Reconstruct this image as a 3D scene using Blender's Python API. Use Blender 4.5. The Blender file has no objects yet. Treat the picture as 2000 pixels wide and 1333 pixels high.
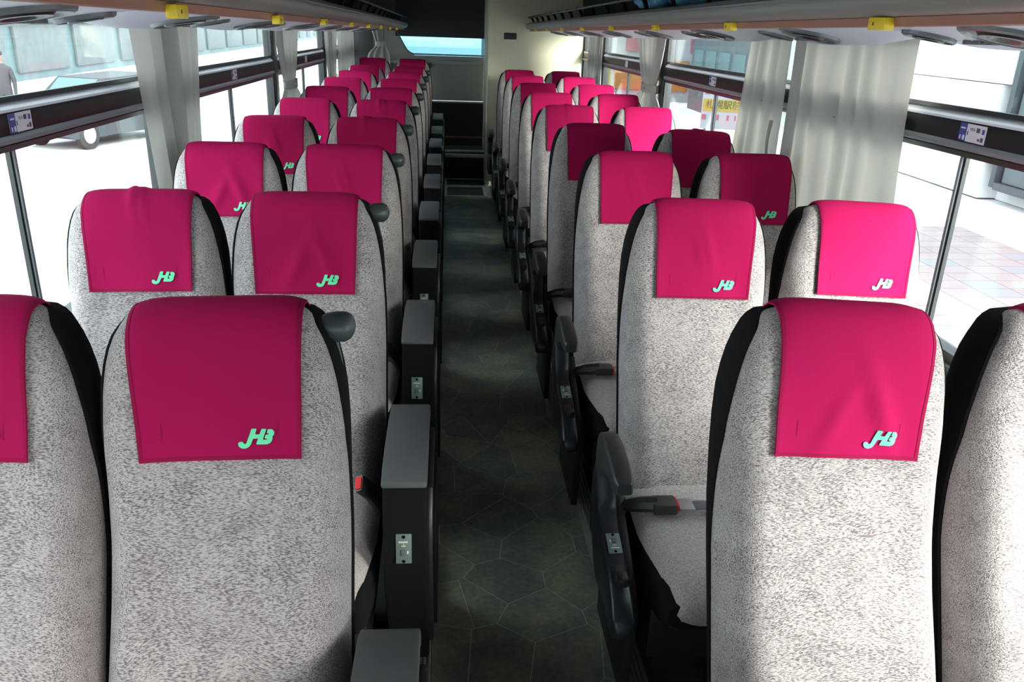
import bpy, bmesh, math, random
import numpy as np
from mathutils import Vector, Matrix

S = bpy.context.scene
COL = S.collection
R = random.Random(7)

# ------------------------------------------------------------------ camera
PITCH, YAW, ROLL = 0.3717, 0.0858, 0.0345
CAM = Vector((-0.008, 0.0, 1.586))
fw = Vector((math.sin(YAW)*math.cos(PITCH), math.cos(YAW)*math.cos(PITCH), -math.sin(PITCH)))
r0 = Vector((math.cos(YAW), -math.sin(YAW), 0)); u0 = r0.cross(fw)
rr = r0*math.cos(ROLL) + u0*math.sin(ROLL); uu = -r0*math.sin(ROLL) + u0*math.cos(ROLL)
cd = bpy.data.cameras.new('camera'); cam = bpy.data.objects.new('camera', cd); COL.objects.link(cam)
cam.matrix_world = Matrix(((rr.x, uu.x, -fw.x, CAM.x), (rr.y, uu.y, -fw.y, CAM.y), (rr.z, uu.z, -fw.z, CAM.z), (0, 0, 0, 1)))
cd.sensor_width = 36.0; cd.lens = 28.8; cd.clip_start = 0.02; cd.clip_end = 300
S.camera = cam

# ------------------------------------------------------------------ world, sun, exposure
W = bpy.data.worlds.new('world'); S.world = W; W.use_nodes = True
wn = W.node_tree.nodes; wl = W.node_tree.links
bgn = wn['Background']; bgn.inputs[0].default_value = (0.84, 0.93, 1.0, 1); bgn.inputs[1].default_value = 5.0
sd = bpy.data.lights.new('sun', 'SUN'); sd.energy = 12.0; sd.angle = math.radians(36); sd.color = (1.0, 0.94, 0.86)
so = bpy.data.objects.new('sun', sd); COL.objects.link(so)
el = math.radians(24); hz = Vector((-0.63, 0.80, 0)).normalized()*math.cos(el)
so.rotation_euler = Vector((hz.x, hz.y, -math.sin(el))).to_track_quat('-Z', 'Y').to_euler()
S.view_settings.view_transform = 'Standard'; S.view_settings.look = 'None'
S.view_settings.exposure = 0.55; S.view_settings.gamma = 1.0; S.view_settings.use_curve_mapping = False
S.cycles.max_bounces = 10; S.cycles.diffuse_bounces = 6; S.cycles.transparent_max_bounces = 16
S.cycles.caustics_reflective = False; S.cycles.caustics_refractive = False
S.cycles.sample_clamp_indirect = 8

# ------------------------------------------------------------------ materials
MATS = {}
def mat(name, col, rough=0.6, metal=0.0, spec=0.5, bump=None, var=None, sheen=0.0, coat=0.0):
    m = bpy.data.materials.new(name); m.use_nodes = True; MATS[name] = m
    n = m.node_tree.nodes; l = m.node_tree.links; b = n['Principled BSDF']
    b.inputs['Base Color'].default_value = (*col, 1); b.inputs['Roughness'].default_value = rough
    b.inputs['Metallic'].default_value = metal; b.inputs['Specular IOR Level'].default_value = spec
    b.inputs['Sheen Weight'].default_value = sheen; b.inputs['Coat Weight'].default_value = coat
    tc = n.new('ShaderNodeTexCoord')
    if var:   # (scale, amount)
        nz = n.new('ShaderNodeTexNoise'); nz.inputs['Scale'].default_value = var[0]; nz.inputs['Detail'].default_value = 4
        l.new(tc.outputs['Object'], nz.inputs['Vector'])
        mr = n.new('ShaderNodeMapRange'); mr.inputs[1].default_value = 0.3; mr.inputs[2].default_value = 0.7
        mr.inputs[3].default_value = 1-var[1]; mr.inputs[4].default_value = 1+var[1]
        l.new(nz.outputs['Fac'], mr.inputs[0])
        mx = n.new('ShaderNodeVectorMath'); mx.operation = 'SCALE'; mx.inputs[0].default_value = col
        l.new(mr.outputs[0], mx.inputs['Scale']); l.new(mx.outputs[0], b.inputs['Base Color'])
    if bump:  # (scale, strength, distance)
        nb = n.new('ShaderNodeTexNoise'); nb.inputs['Scale'].default_value = bump[0]; nb.inputs['Detail'].default_value = 3
        l.new(tc.outputs['Object'], nb.inputs['Vector'])
        bp = n.new('ShaderNodeBump'); bp.inputs['Strength'].default_value = bump[1]; bp.inputs['Distance'].default_value = bump[2]
        l.new(nb.outputs['Fac'], bp.inputs['Height']); l.new(bp.outputs[0], b.inputs['Normal'])
    return m

def fabric_mat():
    m = bpy.data.materials.new('seat_fabric'); m.use_nodes = True; MATS['fabric'] = m
    n = m.node_tree.nodes; l = m.node_tree.links; b = n['Principled BSDF']
    b.inputs['Roughness'].default_value = 0.95; b.inputs['Specular IOR Level'].default_value = 0.15
    b.inputs['Sheen Weight'].default_value = 0.15
    tc = n.new('ShaderNodeTexCoord'); oi = n.new('ShaderNodeObjectInfo')
    ad = n.new('ShaderNodeVectorMath'); ad.operation = 'ADD'
    sc = n.new('ShaderNodeVectorMath'); sc.operation = 'SCALE'; sc.inputs[0].default_value = (3, 5, 7)
    l.new(oi.outputs['Random'], sc.inputs['Scale'])
    l.new(tc.outputs['Object'], ad.inputs[0]); l.new(sc.outputs[0], ad.inputs[1])
    # wavy flow: large noise shifts the vertical coordinate of the dashes
    wv = n.new('ShaderNodeTexNoise'); wv.inputs['Scale'].default_value = 7; wv.inputs['Detail'].default_value = 1
    l.new(ad.outputs[0], wv.inputs['Vector'])
    ws = n.new('ShaderNodeVectorMath'); ws.operation = 'MULTIPLY_ADD'
    ws.inputs[1].default_value = (0.02, 0.035, 0.06); l.new(wv.outputs['Color'], ws.inputs[0]); l.new(ad.outputs[0], ws.inputs[2])
    mp = n.new('ShaderNodeMapping'); mp.inputs['Scale'].default_value = (150, 560, 720); l.new(ws.outputs[0], mp.inputs[0])
    d = n.new('ShaderNodeTexNoise'); d.inputs['Scale'].default_value = 1; d.inputs['Detail'].default_value = 1.5
    l.new(mp.outputs[0], d.inputs['Vector'])
    den = n.new('ShaderNodeTexNoise'); den.inputs['Scale'].default_value = 22; den.inputs['Detail'].default_value = 2
    l.new(ad.outputs[0], den.inputs['Vector'])
    sb = n.new('ShaderNodeMath'); sb.operation = 'MULTIPLY_ADD'; sb.inputs[1].default_value = 0.20
    l.new(den.outputs['Fac'], sb.inputs[0]); l.new(d.outputs['Fac'], sb.inputs[2])
    rp = n.new('ShaderNodeValToRGB'); cr = rp.color_ramp
    cr.elements[0].position = 0.50; cr.elements[0].color = (0.50, 0.452, 0.445, 1)
    cr.elements[1].position = 0.73; cr.elements[1].color = (0.16, 0.13, 0.14, 1)
    e = cr.elements.new(0.61); e.color = (0.36, 0.32, 0.31, 1)
    l.new(sb.outputs[0], rp.inputs[0]); l.new(rp.outputs[0], b.inputs['Base Color'])
    f = n.new('ShaderNodeTexNoise'); f.inputs['Scale'].default_value = 420; l.new(tc.outputs['Object'], f.inputs['Vector'])
    mm = n.new('ShaderNodeMath'); mm.operation = 'MULTIPLY_ADD'; mm.inputs[1].default_value = -1.0
    l.new(sb.outputs[0], mm.inputs[0]); l.new(f.outputs['Fac'], mm.inputs[2])
    bp = n.new('ShaderNodeBump'); bp.inputs['Strength'].default_value = 0.5; bp.inputs['Distance'].default_value = 0.003
    l.new(mm.outputs[0], bp.inputs['Height']); l.new(bp.outputs[0], b.inputs['Normal'])
fabric_mat()

def plush_mat():
    m = mat('plush', (0.47, 0.42, 0.41), 0.95, spec=0.1, bump=(300, 0.6, 0.003), var=(220, 0.28), sheen=0.2); return m
plush_mat()
mat('cover', (0.37, 0.0065, 0.073), 0.9, spec=0.10, bump=(900, 0.2, 0.0006))
mat('hem', (0.27, 0.005, 0.048), 0.85, spec=0.15)
mat('logo', (0.16, 0.78, 0.42), 0.55, spec=0.3)
mat('black_cloth', (0.008, 0.008, 0.009), 0.95, spec=0.15, bump=(500, 0.3, 0.001))
mat('shell', (0.02, 0.02, 0.022), 0.6)
mat('black_plastic', (0.016, 0.018, 0.022), 0.36, spec=0.5, bump=(700, 0.12, 0.0005))
mat('pad', (0.085, 0.092, 0.094), 0.42, spec=0.55, bump=(600, 0.25, 0.0006))  # black leather top; its reflected light is lifted into the base colour
mat('pad_dark', (0.040, 0.041, 0.043), 0.40, spec=0.5, bump=(600, 0.2, 0.0006))
mat('knob', (0.055, 0.068, 0.07), 0.38, spec=0.5)
mat('plate', (0.20, 0.27, 0.25), 0.35, metal=0.3)
mat('screw', (0.02, 0.02, 0.02), 0.3, metal=0.8)
mat('print_white', (0.8, 0.8, 0.78), 0.5)
mat('print_yellow', (0.75, 0.62, 0.08), 0.5)
mat('button', (0.12, 0.14, 0.14), 0.4)
mat('red', (0.80, 0.012, 0.012), 0.5, spec=0.2)
mat('frame_metal', (0.70, 0.73, 0.70), 0.45, metal=0.15)
mat('belt', (0.12, 0.12, 0.125), 0.7, bump=(400, 0.4, 0.001))
mat('buckle', (0.035, 0.034, 0.034), 0.4)
mat('latch', (0.35, 0.35, 0.36), 0.35, metal=0.5)
mat('aluminium', (0.55, 0.56, 0.53), 0.38, metal=0.85)
mat('trim_grey', (0.34, 0.34, 0.31), 0.5, metal=0.3)
mat('grout', (0.50, 0.52, 0.45), 0.8)
mat('dark_panel', (0.012, 0.012, 0.013), 0.55)
mat('floor_dark', (0.03, 0.034, 0.03), 0.7, var=(8, .3))
mat('wall_grey', (0.42, 0.43, 0.40), 0.7, bump=(200, .15, .001))
mat('wall_dark', (0.05, 0.05, 0.048), 0.7)
mat('partition', (0.86, 0.80, 0.58), 0.65, bump=(250, .2, .001))
mat('ceiling', (0.03, 0.03, 0.03), 0.8)  # lighter in reality; the unlit look is put into the colour
mat('frame_black', (0.012, 0.013, 0.014), 0.4)
mat('rail_black', (0.012, 0.012, 0.014), 0.45, spec=0.3)
mat('rail_grey', (0.22, 0.235, 0.25), 0.45, metal=0.2)
mat('rail_white', (0.72, 0.72, 0.74), 0.3)
mat('nose', (0.25, 0.245, 0.225), 0.5, metal=0.1)
mat('wood', (0.33, 0.15, 0.10), 0.4)
mat('pod', (0.50, 0.50, 0.58), 0.45)
mat('pod_white', (0.72, 0.71, 0.74), 0.5)
mat('vent', (0.015, 0.017, 0.018), 0.35)
mat('ring', (0.10, 0.11, 0.115), 0.35)
mat('yellow', (0.86, 0.60, 0.02), 0.4)
mat('yellow_mark', (0.12, 0.07, 0.01), 0.5)
mat('blue_cloth', (0.10, 0.28, 0.42), 0.8, var=(30, .5), bump=(60, .5, .004))
mat('white_card', (0.70, 0.68, 0.72), 0.4)
mat('blue_card', (0.04, 0.07, 0.28), 0.4)
mat('dark_print', (0.08, 0.07, 0.10), 0.4)
# outside
mat('pavement', (0.50, 0.51, 0.52), 0.9, var=(0.5, .05))
mat('tile_pink', (0.26, 0.20, 0.20), 0.9, var=(2, .1))
mat('tile_grey', (0.22, 0.205, 0.215), 0.9)
mat('stone', (0.55, 0.55, 0.55), 0.7, var=(1.5, .06))
mat('out_glass', (0.075, 0.125, 0.13), 0.5)
mat('out_grey', (0.07, 0.085, 0.09), 0.6, var=(3, .15))
mat('out_frame', (0.04, 0.048, 0.055), 0.5)
mat('out_white', (0.22, 0.23, 0.24), 0.6)
mat('out_cyan', (0.055, 0.095, 0.105), 0.5, var=(1, .2))
mat('sign_yellow', (0.22, 0.17, 0.008), 0.5)
mat('sign_text', (0.035, 0.028, 0.01), 0.5)
mat('sign_red', (0.20, 0.05, 0.07), 0.5)
mat('orange', (0.24, 0.10, 0.01), 0.6)
mat('car_paint', (0.03, 0.036, 0.042), 0.5)
mat('tyre', (0.02, 0.02, 0.02), 0.8)
mat('coat', (0.03, 0.033, 0.04), 0.9)
mat('skin', (0.16, 0.10, 0.08), 0.6)
mat('hair', (0.02, 0.015, 0.012), 0.6)

def stone_floor_mat():
    m = bpy.data.materials.new('slate'); m.use_nodes = True; MATS['slate'] = m
    n = m.node_tree.nodes; l = m.node_tree.links; b = n['Principled BSDF']
    b.inputs['Roughness'].default_value = 0.45; b.inputs['Specular IOR Level'].default_value = 0.5
    tc = n.new('ShaderNodeTexCoord'); oi = n.new('ShaderNodeObjectInfo')
    n1 = n.new('ShaderNodeTexNoise'); n1.inputs['Scale'].default_value = 7; n1.inputs['Detail'].default_value = 6
    n2 = n.new('ShaderNodeTexNoise'); n2.inputs['Scale'].default_value = 60; n2.inputs['Detail'].default_value = 5
    l.new(tc.outputs['Object'], n1.inputs['Vector']); l.new(tc.outputs['Object'], n2.inputs['Vector'])
    rp = n.new('ShaderNodeValToRGB'); rp.color_ramp.elements[0].position = .38; rp.color_ramp.elements[1].position = .68
    rp.color_ramp.elements[0].color = (0.165, 0.195, 0.165, 1); rp.color_ramp.elements[1].color = (0.30, 0.305, 0.20, 1)
    mx0 = n.new('ShaderNodeMath'); mx0.operation = 'MULTIPLY_ADD'; mx0.inputs[1].default_value = 0.22
    sb = n.new('ShaderNodeMath'); sb.operation = 'SUBTRACT'; sb.inputs[1].default_value = 0.11
    l.new(oi.outputs['Random'], mx0.inputs[0]); l.new(n1.outputs['Fac'], mx0.inputs[2]); l.new(mx0.outputs[0], sb.inputs[0])
    l.new(sb.outputs[0], rp.inputs[0])
    mr = n.new('ShaderNodeMapRange'); mr.inputs[1].default_value = .3; mr.inputs[2].default_value = .7; mr.inputs[3].default_value = .78; mr.inputs[4].default_value = 1.2
    l.new(n2.outputs['Fac'], mr.inputs[0])
    vm = n.new('ShaderNodeVectorMath'); vm.operation = 'SCALE'; l.new(rp.outputs[0], vm.inputs[0]); l.new(mr.outputs[0], vm.inputs['Scale'])
    l.new(vm.outputs[0], b.inputs['Base Color'])
    bp = n.new('ShaderNodeBump'); bp.inputs['Strength'].default_value = 0.25; bp.inputs['Distance'].default_value = 0.002
    l.new(n2.outputs['Fac'], bp.inputs['Height']); l.new(bp.outputs[0], b.inputs['Normal'])
stone_floor_mat()

def glass_mat():
    m = bpy.data.materials.new('window_glass'); m.use_nodes = True; MATS['glass'] = m
    n = m.node_tree.nodes; l = m.node_tree.links; n.remove(n['Principled BSDF'])
    o = n['Material Output']; t = n.new('ShaderNodeBsdfTransparent'); t.inputs[0].default_value = (0.93, 0.97, 0.96, 1)
    g = n.new('ShaderNodeBsdfGlossy'); g.inputs['Roughness'].default_value = 0.02
    lw = n.new('ShaderNodeLayerWeight'); lw.inputs[0].default_value = 0.5
    pw = n.new('ShaderNodeMath'); pw.operation = 'POWER'; pw.inputs[1].default_value = 5; l.new(lw.outputs['Facing'], pw.inputs[0])
    fr = n.new('ShaderNodeMath'); fr.operation = 'MULTIPLY_ADD'; fr.inputs[1].default_value = 0.5; fr.inputs[2].default_value = 0.03; l.new(pw.outputs[0], fr.inputs[0])
    mx = n.new('ShaderNodeMixShader'); l.new(fr.outputs[0], mx.inputs[0]); l.new(t.outputs[0], mx.inputs[1]); l.new(g.outputs[0], mx.inputs[2])
    l.new(mx.outputs[0], o.inputs[0])
glass_mat()
_m = MATS['glass'].copy(); MATS['rear_glass'] = _m; _m.name = 'tinted_rear_glass'
_m.node_tree.nodes['Transparent BSDF'].inputs[0].default_value = (0.30, 0.45, 0.50, 1)
def curtain_mat():
    m = bpy.data.materials.new('curtain'); m.use_nodes = True; MATS['curtain'] = m
    n = m.node_tree.nodes; l = m.node_tree.links; n.remove(n['Principled BSDF'])
    o = n['Material Output']; d = n.new('ShaderNodeBsdfDiffuse'); d.inputs[0].default_value = (0.50, 0.485, 0.455, 1)
    t = n.new('ShaderNodeBsdfTranslucent'); t.inputs[0].default_value = (0.60, 0.57, 0.50, 1)
    mx = n.new('ShaderNodeMixShader'); mx.inputs[0].default_value = 0.12
    l.new(d.outputs[0], mx.inputs[1]); l.new(t.outputs[0], mx.inputs[2]); l.new(mx.outputs[0], o.inputs[0])
    tc = n.new('ShaderNodeTexCoord'); wv = n.new('ShaderNodeTexWave'); wv.bands_direction = 'Z'; wv.inputs['Scale'].default_value = 110
    l.new(tc.outputs['Object'], wv.inputs['Vector'])
    bp = n.new('ShaderNodeBump'); bp.inputs['Strength'].default_value = 0.15; bp.inputs['Distance'].default_value = 0.001
    l.new(wv.outputs['Fac'], bp.inputs['Height']); l.new(bp.outputs[0], d.inputs['Normal'])
curtain_mat()

# ------------------------------------------------------------------ mesh helpers
class MB:
    def __init__(s): s.v = []; s.f = []
    def add(s, vs, fs):
        k = len(s.v); s.v += [tuple(v) for v in vs]; s.f += [tuple(k+i for i in f) for f in fs]; return s
    def box(s, x0, x1, y0, y1, z0, z1, b=0.0):
        if b <= 0:
            vs = [(x, y, z) for z in (z0, z1) for y in (y0, y1) for x in (x0, x1)]
            return s.add(vs, [(0, 2, 3, 1), (4, 5, 7, 6), (0, 1, 5, 4), (2, 6, 7, 3), (0, 4, 6, 2), (1, 3, 7, 5)])
        bm = bmesh.new(); bmesh.ops.create_cube(bm, size=1)
        for v in bm.verts:
            v.co = Vector(((x0+x1)/2+v.co.x*(x1-x0), (y0+y1)/2+v.co.y*(y1-y0), (z0+z1)/2+v.co.z*(z1-z0)))
        b = min(b, .49*min(x1-x0, y1-y0, z1-z0))
        bmesh.ops.bevel(bm, geom=bm.edges[:], offset=b, segments=2, affect='EDGES', profile=.6)
        bm.verts.index_update()
        s.add([v.co[:] for v in bm.verts], [[v.index for v in f.verts] for f in bm.faces]); bm.free(); return s
    def grid(s, P, closed_u=False, closed_v=False):   # P[i][j]
        k = len(s.v); n = len(P); m = len(P[0])
        for row in P: s.v += [tuple(p) for p in row]
        for i in range(n if closed_u else n-1):
            for j in range(m if closed_v else m-1):
                a = k+i*m+j; b = k+i*m+(j+1) % m; c = k+((i+1) % n)*m+(j+1) % m; d = k+((i+1) % n)*m+j
                s.f.append((a, b, c, d))
        return s
    def loft(s, rings):     # closed rings with caps
        k = len(s.v); m = len(rings[0]); s.grid(rings, closed_v=True)
        s.f.append(tuple(k+j for j in reversed(range(m)))); s.f.append(tuple(k+(len(rings)-1)*m+j for j in range(m))); return s
    def tube(s, pts, r, n=8):
        pts = [Vector(p) for p in pts]; rings = []
        rs = r if isinstance(r, (list, tuple)) else [r]*len(pts)
        for i, p in enumerate(pts):
            t = (pts[min(i+1, len(pts)-1)]-pts[max(i-1, 0)]).normalized()
            a = t.orthogonal().normalized() if i == 0 else (a - t*a.dot(t)).normalized()
            b = t.cross(a)
            rings.append([p+(a*math.cos(q)+b*math.sin(q))*rs[i] for q in [2*math.pi*j/n for j in range(n)]])
        return s.loft(rings)
    def prism(s, prof, x0, x1, axis='x', b=0):  # profile of 2-tuples extruded
        if axis == 'x': A = [(x0, a, c) for a, c in prof]; B = [(x1, a, c) for a, c in prof]
        elif axis == 'y': A = [(a, x0, c) for a, c in prof]; B = [(a, x1, c) for a, c in prof]
        else: A = [(a, c, x0) for a, c in prof]; B = [(a, c, x1) for a, c in prof]
        n = len(prof)
        return s.add(A+B, [tuple(range(n)), tuple(range(2*n-1, n-1, -1))]+[(i, i+n, (i+1) % n+n, (i+1) % n) for i in range(n)])
    def mesh(s, name, m, smooth=True, bevel=0, auto=40):
        me = bpy.data.meshes.new(name); me.from_pydata(s.v, [], s.f)
        bm = bmesh.new(); bm.from_mesh(me); 
        if bevel:
            es = [e for e in bm.edges if len(e.link_faces) == 2 and e.calc_face_angle(0) > math.radians(30)]
            bmesh.ops.bevel(bm, geom=es, offset=bevel, segments=2, affect='EDGES', profile=.6, clamp_overlap=True)
        bmesh.ops.recalc_face_normals(bm, faces=bm.faces[:])
        bm.to_mesh(me); bm.free(); me.materials.append(MATS[m])
        if smooth:
            me.polygons.foreach_set('use_smooth', [True]*len(me.polygons))
            me.set_sharp_from_angle(angle=math.radians(auto))
        return me
def put(name, me, parent=None, loc=None, label=None):
    o = bpy.data.objects.new(name, me); COL.objects.link(o)
    if parent: o.parent = parent
    if loc: o.location = loc
    if label: o['label'] = label
    return o
def obj(name, mb, m, parent=None, loc=None, label=None, **k): return put(name, mb.mesh(name, m, **k), parent, loc, label)
def thing(name, label, cat, loc=(0, 0, 0), group=None, rz=0):
    o = bpy.data.objects.new(name, None); COL.objects.link(o); o.location = loc; o.rotation_euler = (0, 0, rz)
    o.empty_display_size = .05; o['label'] = label; o['category'] = cat
    if group: o['group'] = group
    return o
def tag(o, label, cat, group=None):
    o['label'] = label; o['category'] = cat
    if group: o['group'] = group
    return o
def struct(o): o['kind'] = 'structure'; return o
def sempty(name, loc=(0, 0, 0)):
    o = bpy.data.objects.new(name, None); COL.objects.link(o); o.location = loc; o.empty_display_size = .05
    o['kind'] = 'structure'; return o
def interp(t, pts): return float(np.interp(t, [p[0] for p in pts], [p[1] for p in pts]))

# ------------------------------------------------------------------ layout constants
XL, XR = -1.05, 1.34            # window glass planes
YF, YB = -2.4, 9.5              # front and rear ends
GZ = -1.1                       # street level
XTL, XTR = -0.045, 0.452        # aisle edges (platform edges)
PIL = [1.03, 3.15, 5.27, 7.40]  # window pillars
PY0 = -1.09
YSTEP = 8.82

# ------------------------------------------------------------------ floor with flagstones
fl = MB(); fl.box(-1.1, 1.4, YF, YSTEP, -.06, -.0006)
floor = struct(obj('floor', fl, 'grout', smooth=False))
def clip(poly, a, b, c):   # keep a*x+b*y<=c
    out = []
    for i in range(len(poly)):
        p, q = poly[i], poly[(i+1) % len(poly)]; dp = a*p[0]+b*p[1]-c; dq = a*q[0]+b*q[1]-c
        if dp <= 0: out.append(p)
        if dp*dq < 0: t = dp/(dp-dq); out.append((p[0]+t*(q[0]-p[0]), p[1]+t*(q[1]-p[1])))
    return out
FX0, FX1 = -0.06, 0.47
pts = []
rs = random.Random(11)
yy = 0.2; row = 0
while yy < YSTEP+.1:
    n = 3
    for i in range(n+1):
        pts.append((FX0+(i+(.5 if row % 2 else 0))*(FX1-FX0)/n+rs.uniform(-.085, .085), yy+rs.uniform(-.075, .075)))
    yy += 0.17; row += 1
for i, p in enumerate(pts):
    poly = [(FX0, p[1]-.4), (FX1, p[1]-.4), (FX1, p[1]+.4), (FX0, p[1]+.4)]
    for j, q in enumerate(pts):
        if i != j and abs(p[1]-q[1]) < .6:
            dx, dy = q[0]-p[0], q[1]-p[1]; d = math.hypot(dx, dy)
            poly = clip(poly, dx/d, dy/d, (dx*(p[0]+q[0])/2+dy*(p[1]+q[1])/2)/d-.0013)
            if len(poly) < 3: break
    poly = clip(poly, 0, 1, 7.84) if p[1] < 9 else poly
    if len(poly) < 3: continue
    A = abs(sum(poly[k][0]*poly[(k+1) % len(poly)][1]-poly[(k+1) % len(poly)][0]*poly[k][1] for k in range(len(poly))))/2
    if A < .0006: continue
    m = MB(); m.prism([(x, y) for x, y in poly], -.002, 0.0, axis='z')
    obj('stone', m, 'slate', floor, smooth=False)
# raised side platforms with ribbed edge trims
pl = struct(obj('platform_left', MB().box(-1.06, XTL, YF, YB, -.003, .045), 'floor_dark', smooth=False))
pr = struct(obj('platform_right', MB().box(XTR+.012, 1.36, YF, YB, -.003, .045), 'floor_dark', smooth=False))
for nm, x0, sg in (('trim_1', XTR, 1), ('trim_2', XTL, -1)):
    t = MB(); t.box(min(x0, x0+sg*.012), max(x0, x0+sg*.012), 0, YSTEP, -.002, .05)
    t.box(min(x0+sg*.012, x0+sg*.05), max(x0+sg*.012, x0+sg*.05), 0, YSTEP, .045, .05)
    to = struct(obj(nm, t, 'trim_grey', smooth=False))
    for k in range(4):
        a = x0+sg*(.004+k*.012)
        obj('rib', MB().box(min(a, a+sg*.005), max(a, a+sg*.005), 0, YSTEP, .049, .053), 'aluminium', to, smooth=False)

# floor hatch frames and rear steps
def frame(name, x0, x1, y0, y1, z, w, mt, par, t=.006):
    f = MB(); f.box(x0, x1, y0, y0+w, z, z+t); f.box(x0, x1, y1-w, y1, z, z+t)
    f.box(x0, x0+w, y0+w, y1-w, z, z+t); f.box(x1-w, x1, y0+w, y1-w, z, z+t)
    return obj(name, f, mt, par, smooth=False)
h = thing('floor_hatch', 'floor hatch with thin metal frame nearest the camera at the rear end of the aisle', 'hatch', (0, 0, 0))
frame('hatch_frame', -.04, .385, 7.86, 8.36, 0.001, .035, 'frame_metal', h)
obj('hatch_plate', MB().box(-.02, .36, 7.88, 8.34, -.002, .002), 'floor_dark', h, smooth=False)
h2 = thing('floor_hatch', 'metal framed floor plate directly in front of the rear step', 'hatch', (0, 0, 0))
frame('hatch_frame', -.04, .41, 8.40, 8.80, 0.001, .03, 'frame_metal', h2)
obj('hatch_plate', MB().box(-.02, .39, 8.42, 8.78, -.002, .002), 'floor_dark', h2, smooth=False)
st = sempty('step_rear')
obj('riser', MB().box(-.06, .42, YSTEP, YSTEP+.02, 0, .255), 'dark_panel', st, smooth=False)
obj('step_body', MB().box(-.06, .42, YSTEP+.02, YB-.1, 0, .255), 'dark_panel', st, smooth=False)
obj('nosing', MB().box(-.06, .41, YSTEP-.012, YSTEP+.03, .225, .262, .004), 'frame_metal', st)
obj('side_strip', MB().box(.385, .41, YSTEP-.012, YSTEP-.001, .0, .225), 'trim_grey', st, smooth=False)
obj('nosing', MB().box(-.06, .41, YSTEP+.1, YSTEP+.14, .262, .285, .003), 'frame_metal', st)
obj('tread', MB().box(-.06, .41, YSTEP+.14, YB-.1, .255, .275), 'floor_dark', st, smooth=False)

# ------------------------------------------------------------------ rear wall
rw = sempty('wall_rear')
YW = YB-.1
obj('lower_panel', MB().box(-.18, .42, YW-.02, YW+.05, .27, .735), 'dark_panel', rw, smooth=False)
obj('metal_strip', MB().box(-.18, .42, YW-.03, YW-.018, .735, .752), 'aluminium', rw, smooth=False)
obj('base_strip', MB().box(-.18, .42, YW-.026, YW-.019, .36, .372), 'wood', rw, smooth=False)
# grey panel with the angled window opening
ZB, ZT = 1.235, 1.46
pan = MB()
def plate(m, prof, y0, y1): m.prism(prof, y0, y1, axis='y')
plate(pan, [(-1.06, 0), (-.18, 0), (-.18, .752), (-1.06, .752)], YW, YW+.05)
plate(pan, [(-1.06, .752), (.42, .752), (.42, ZB-.02), (-.36, ZB-.02), (-.44, ZB+.04), (-1.06, ZB+.04)], YW, YW+.05)
plate(pan, [(-1.06, ZB+.04), (-.44, ZB+.04), (-.55, ZT), (-1.06, ZT)], YW, YW+.05)
obj('grey_panel', pan, 'wall_grey', rw, smooth=False)
obj('corner_shade', MB().box(-1.05, -.80, YW-.012, YW-.002, .752, 1.6), 'wall_dark', rw, smooth=False)  # dark sheet standing in for shade on the unlit left of the wall
obj('ledge', MB().box(-.62, .40, YW-.05, YW, 1.13, 1.165, .01), 'wall_grey', rw)
rwin = sempty('window_10')
fr = MB(); fr.tube([(-.55, YW-.004, ZT), (-.45, YW-.004, ZB+.045), (-.425, YW-.004, ZB+.012), (-.37, YW-.004, ZB-.006), (.41, YW-.004, ZB-.006)], .008, 6)
obj('window_frame', fr, 'rail_grey', rwin)
obj('pane', MB().box(-.58, .42, YW+.03, YW+.036, ZB-.03, 1.80), 'rear_glass', rwin, smooth=False)
obj('window_blind', MB().box(-.56, .42, YW-.01, YW+.015, 1.405, 1.9), 'dark_panel', rwin, smooth=False)
bx = MB(); bx.box(-1.06, -.545, YW-.006, YW+.05, ZT, 1.95); obj('upper_panel', bx, 'wall_dark', rw, smooth=False)
struct(obj('ceiling', MB().box(-1.1, 1.4, YF, YB, 1.95, 2.0), 'ceiling', smooth=False))
obj('air_duct', MB().box(-.42, .38, 6.0, YW-.02, 1.86, 1.96, .03), 'ceiling', bpy.data.objects['ceiling'])
# toilet compartment partition
pt = sempty('wall_partition')
obj('front_panel', MB().box(.388, 1.33, 8.46, 8.50, .045, 1.95, .004), 'partition', pt)
obj('side_panel', MB().box(.388, .425, 8.505, YW-.02, .0, 1.95), 'partition', pt, smooth=False)
obj('door_edge', MB().box(.372, .384, 8.60, 8.635, .05, 1.95, .003), 'aluminium', pt)
obj('door_edge', MB().box(.376, .387, 9.0, 9.03, .05, 1.95, .003), 'aluminium', pt)
obj('corner_strip', MB().box(.380, .402, 8.44, 8.462, .05, .36, .003), 'aluminium', pt)
obj('handle', MB().box(.362, .384, 8.72, 8.76, 1.0, 1.06, .004), 'aluminium', pt)
sg = thing('wall_switch', 'small black double switch plate high on the beige partition', 'switch', (.60, 8.46, 1.455))
obj('plate', MB().box(-.062, .062, -.016, -.001, -.03, .03, .005), 'black_plastic', sg)
for a in (-.03, .03): obj('button', MB().box(a-.02, a+.02, -.022, -.014, -.018, .018, .004), 'shell', sg)

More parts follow.
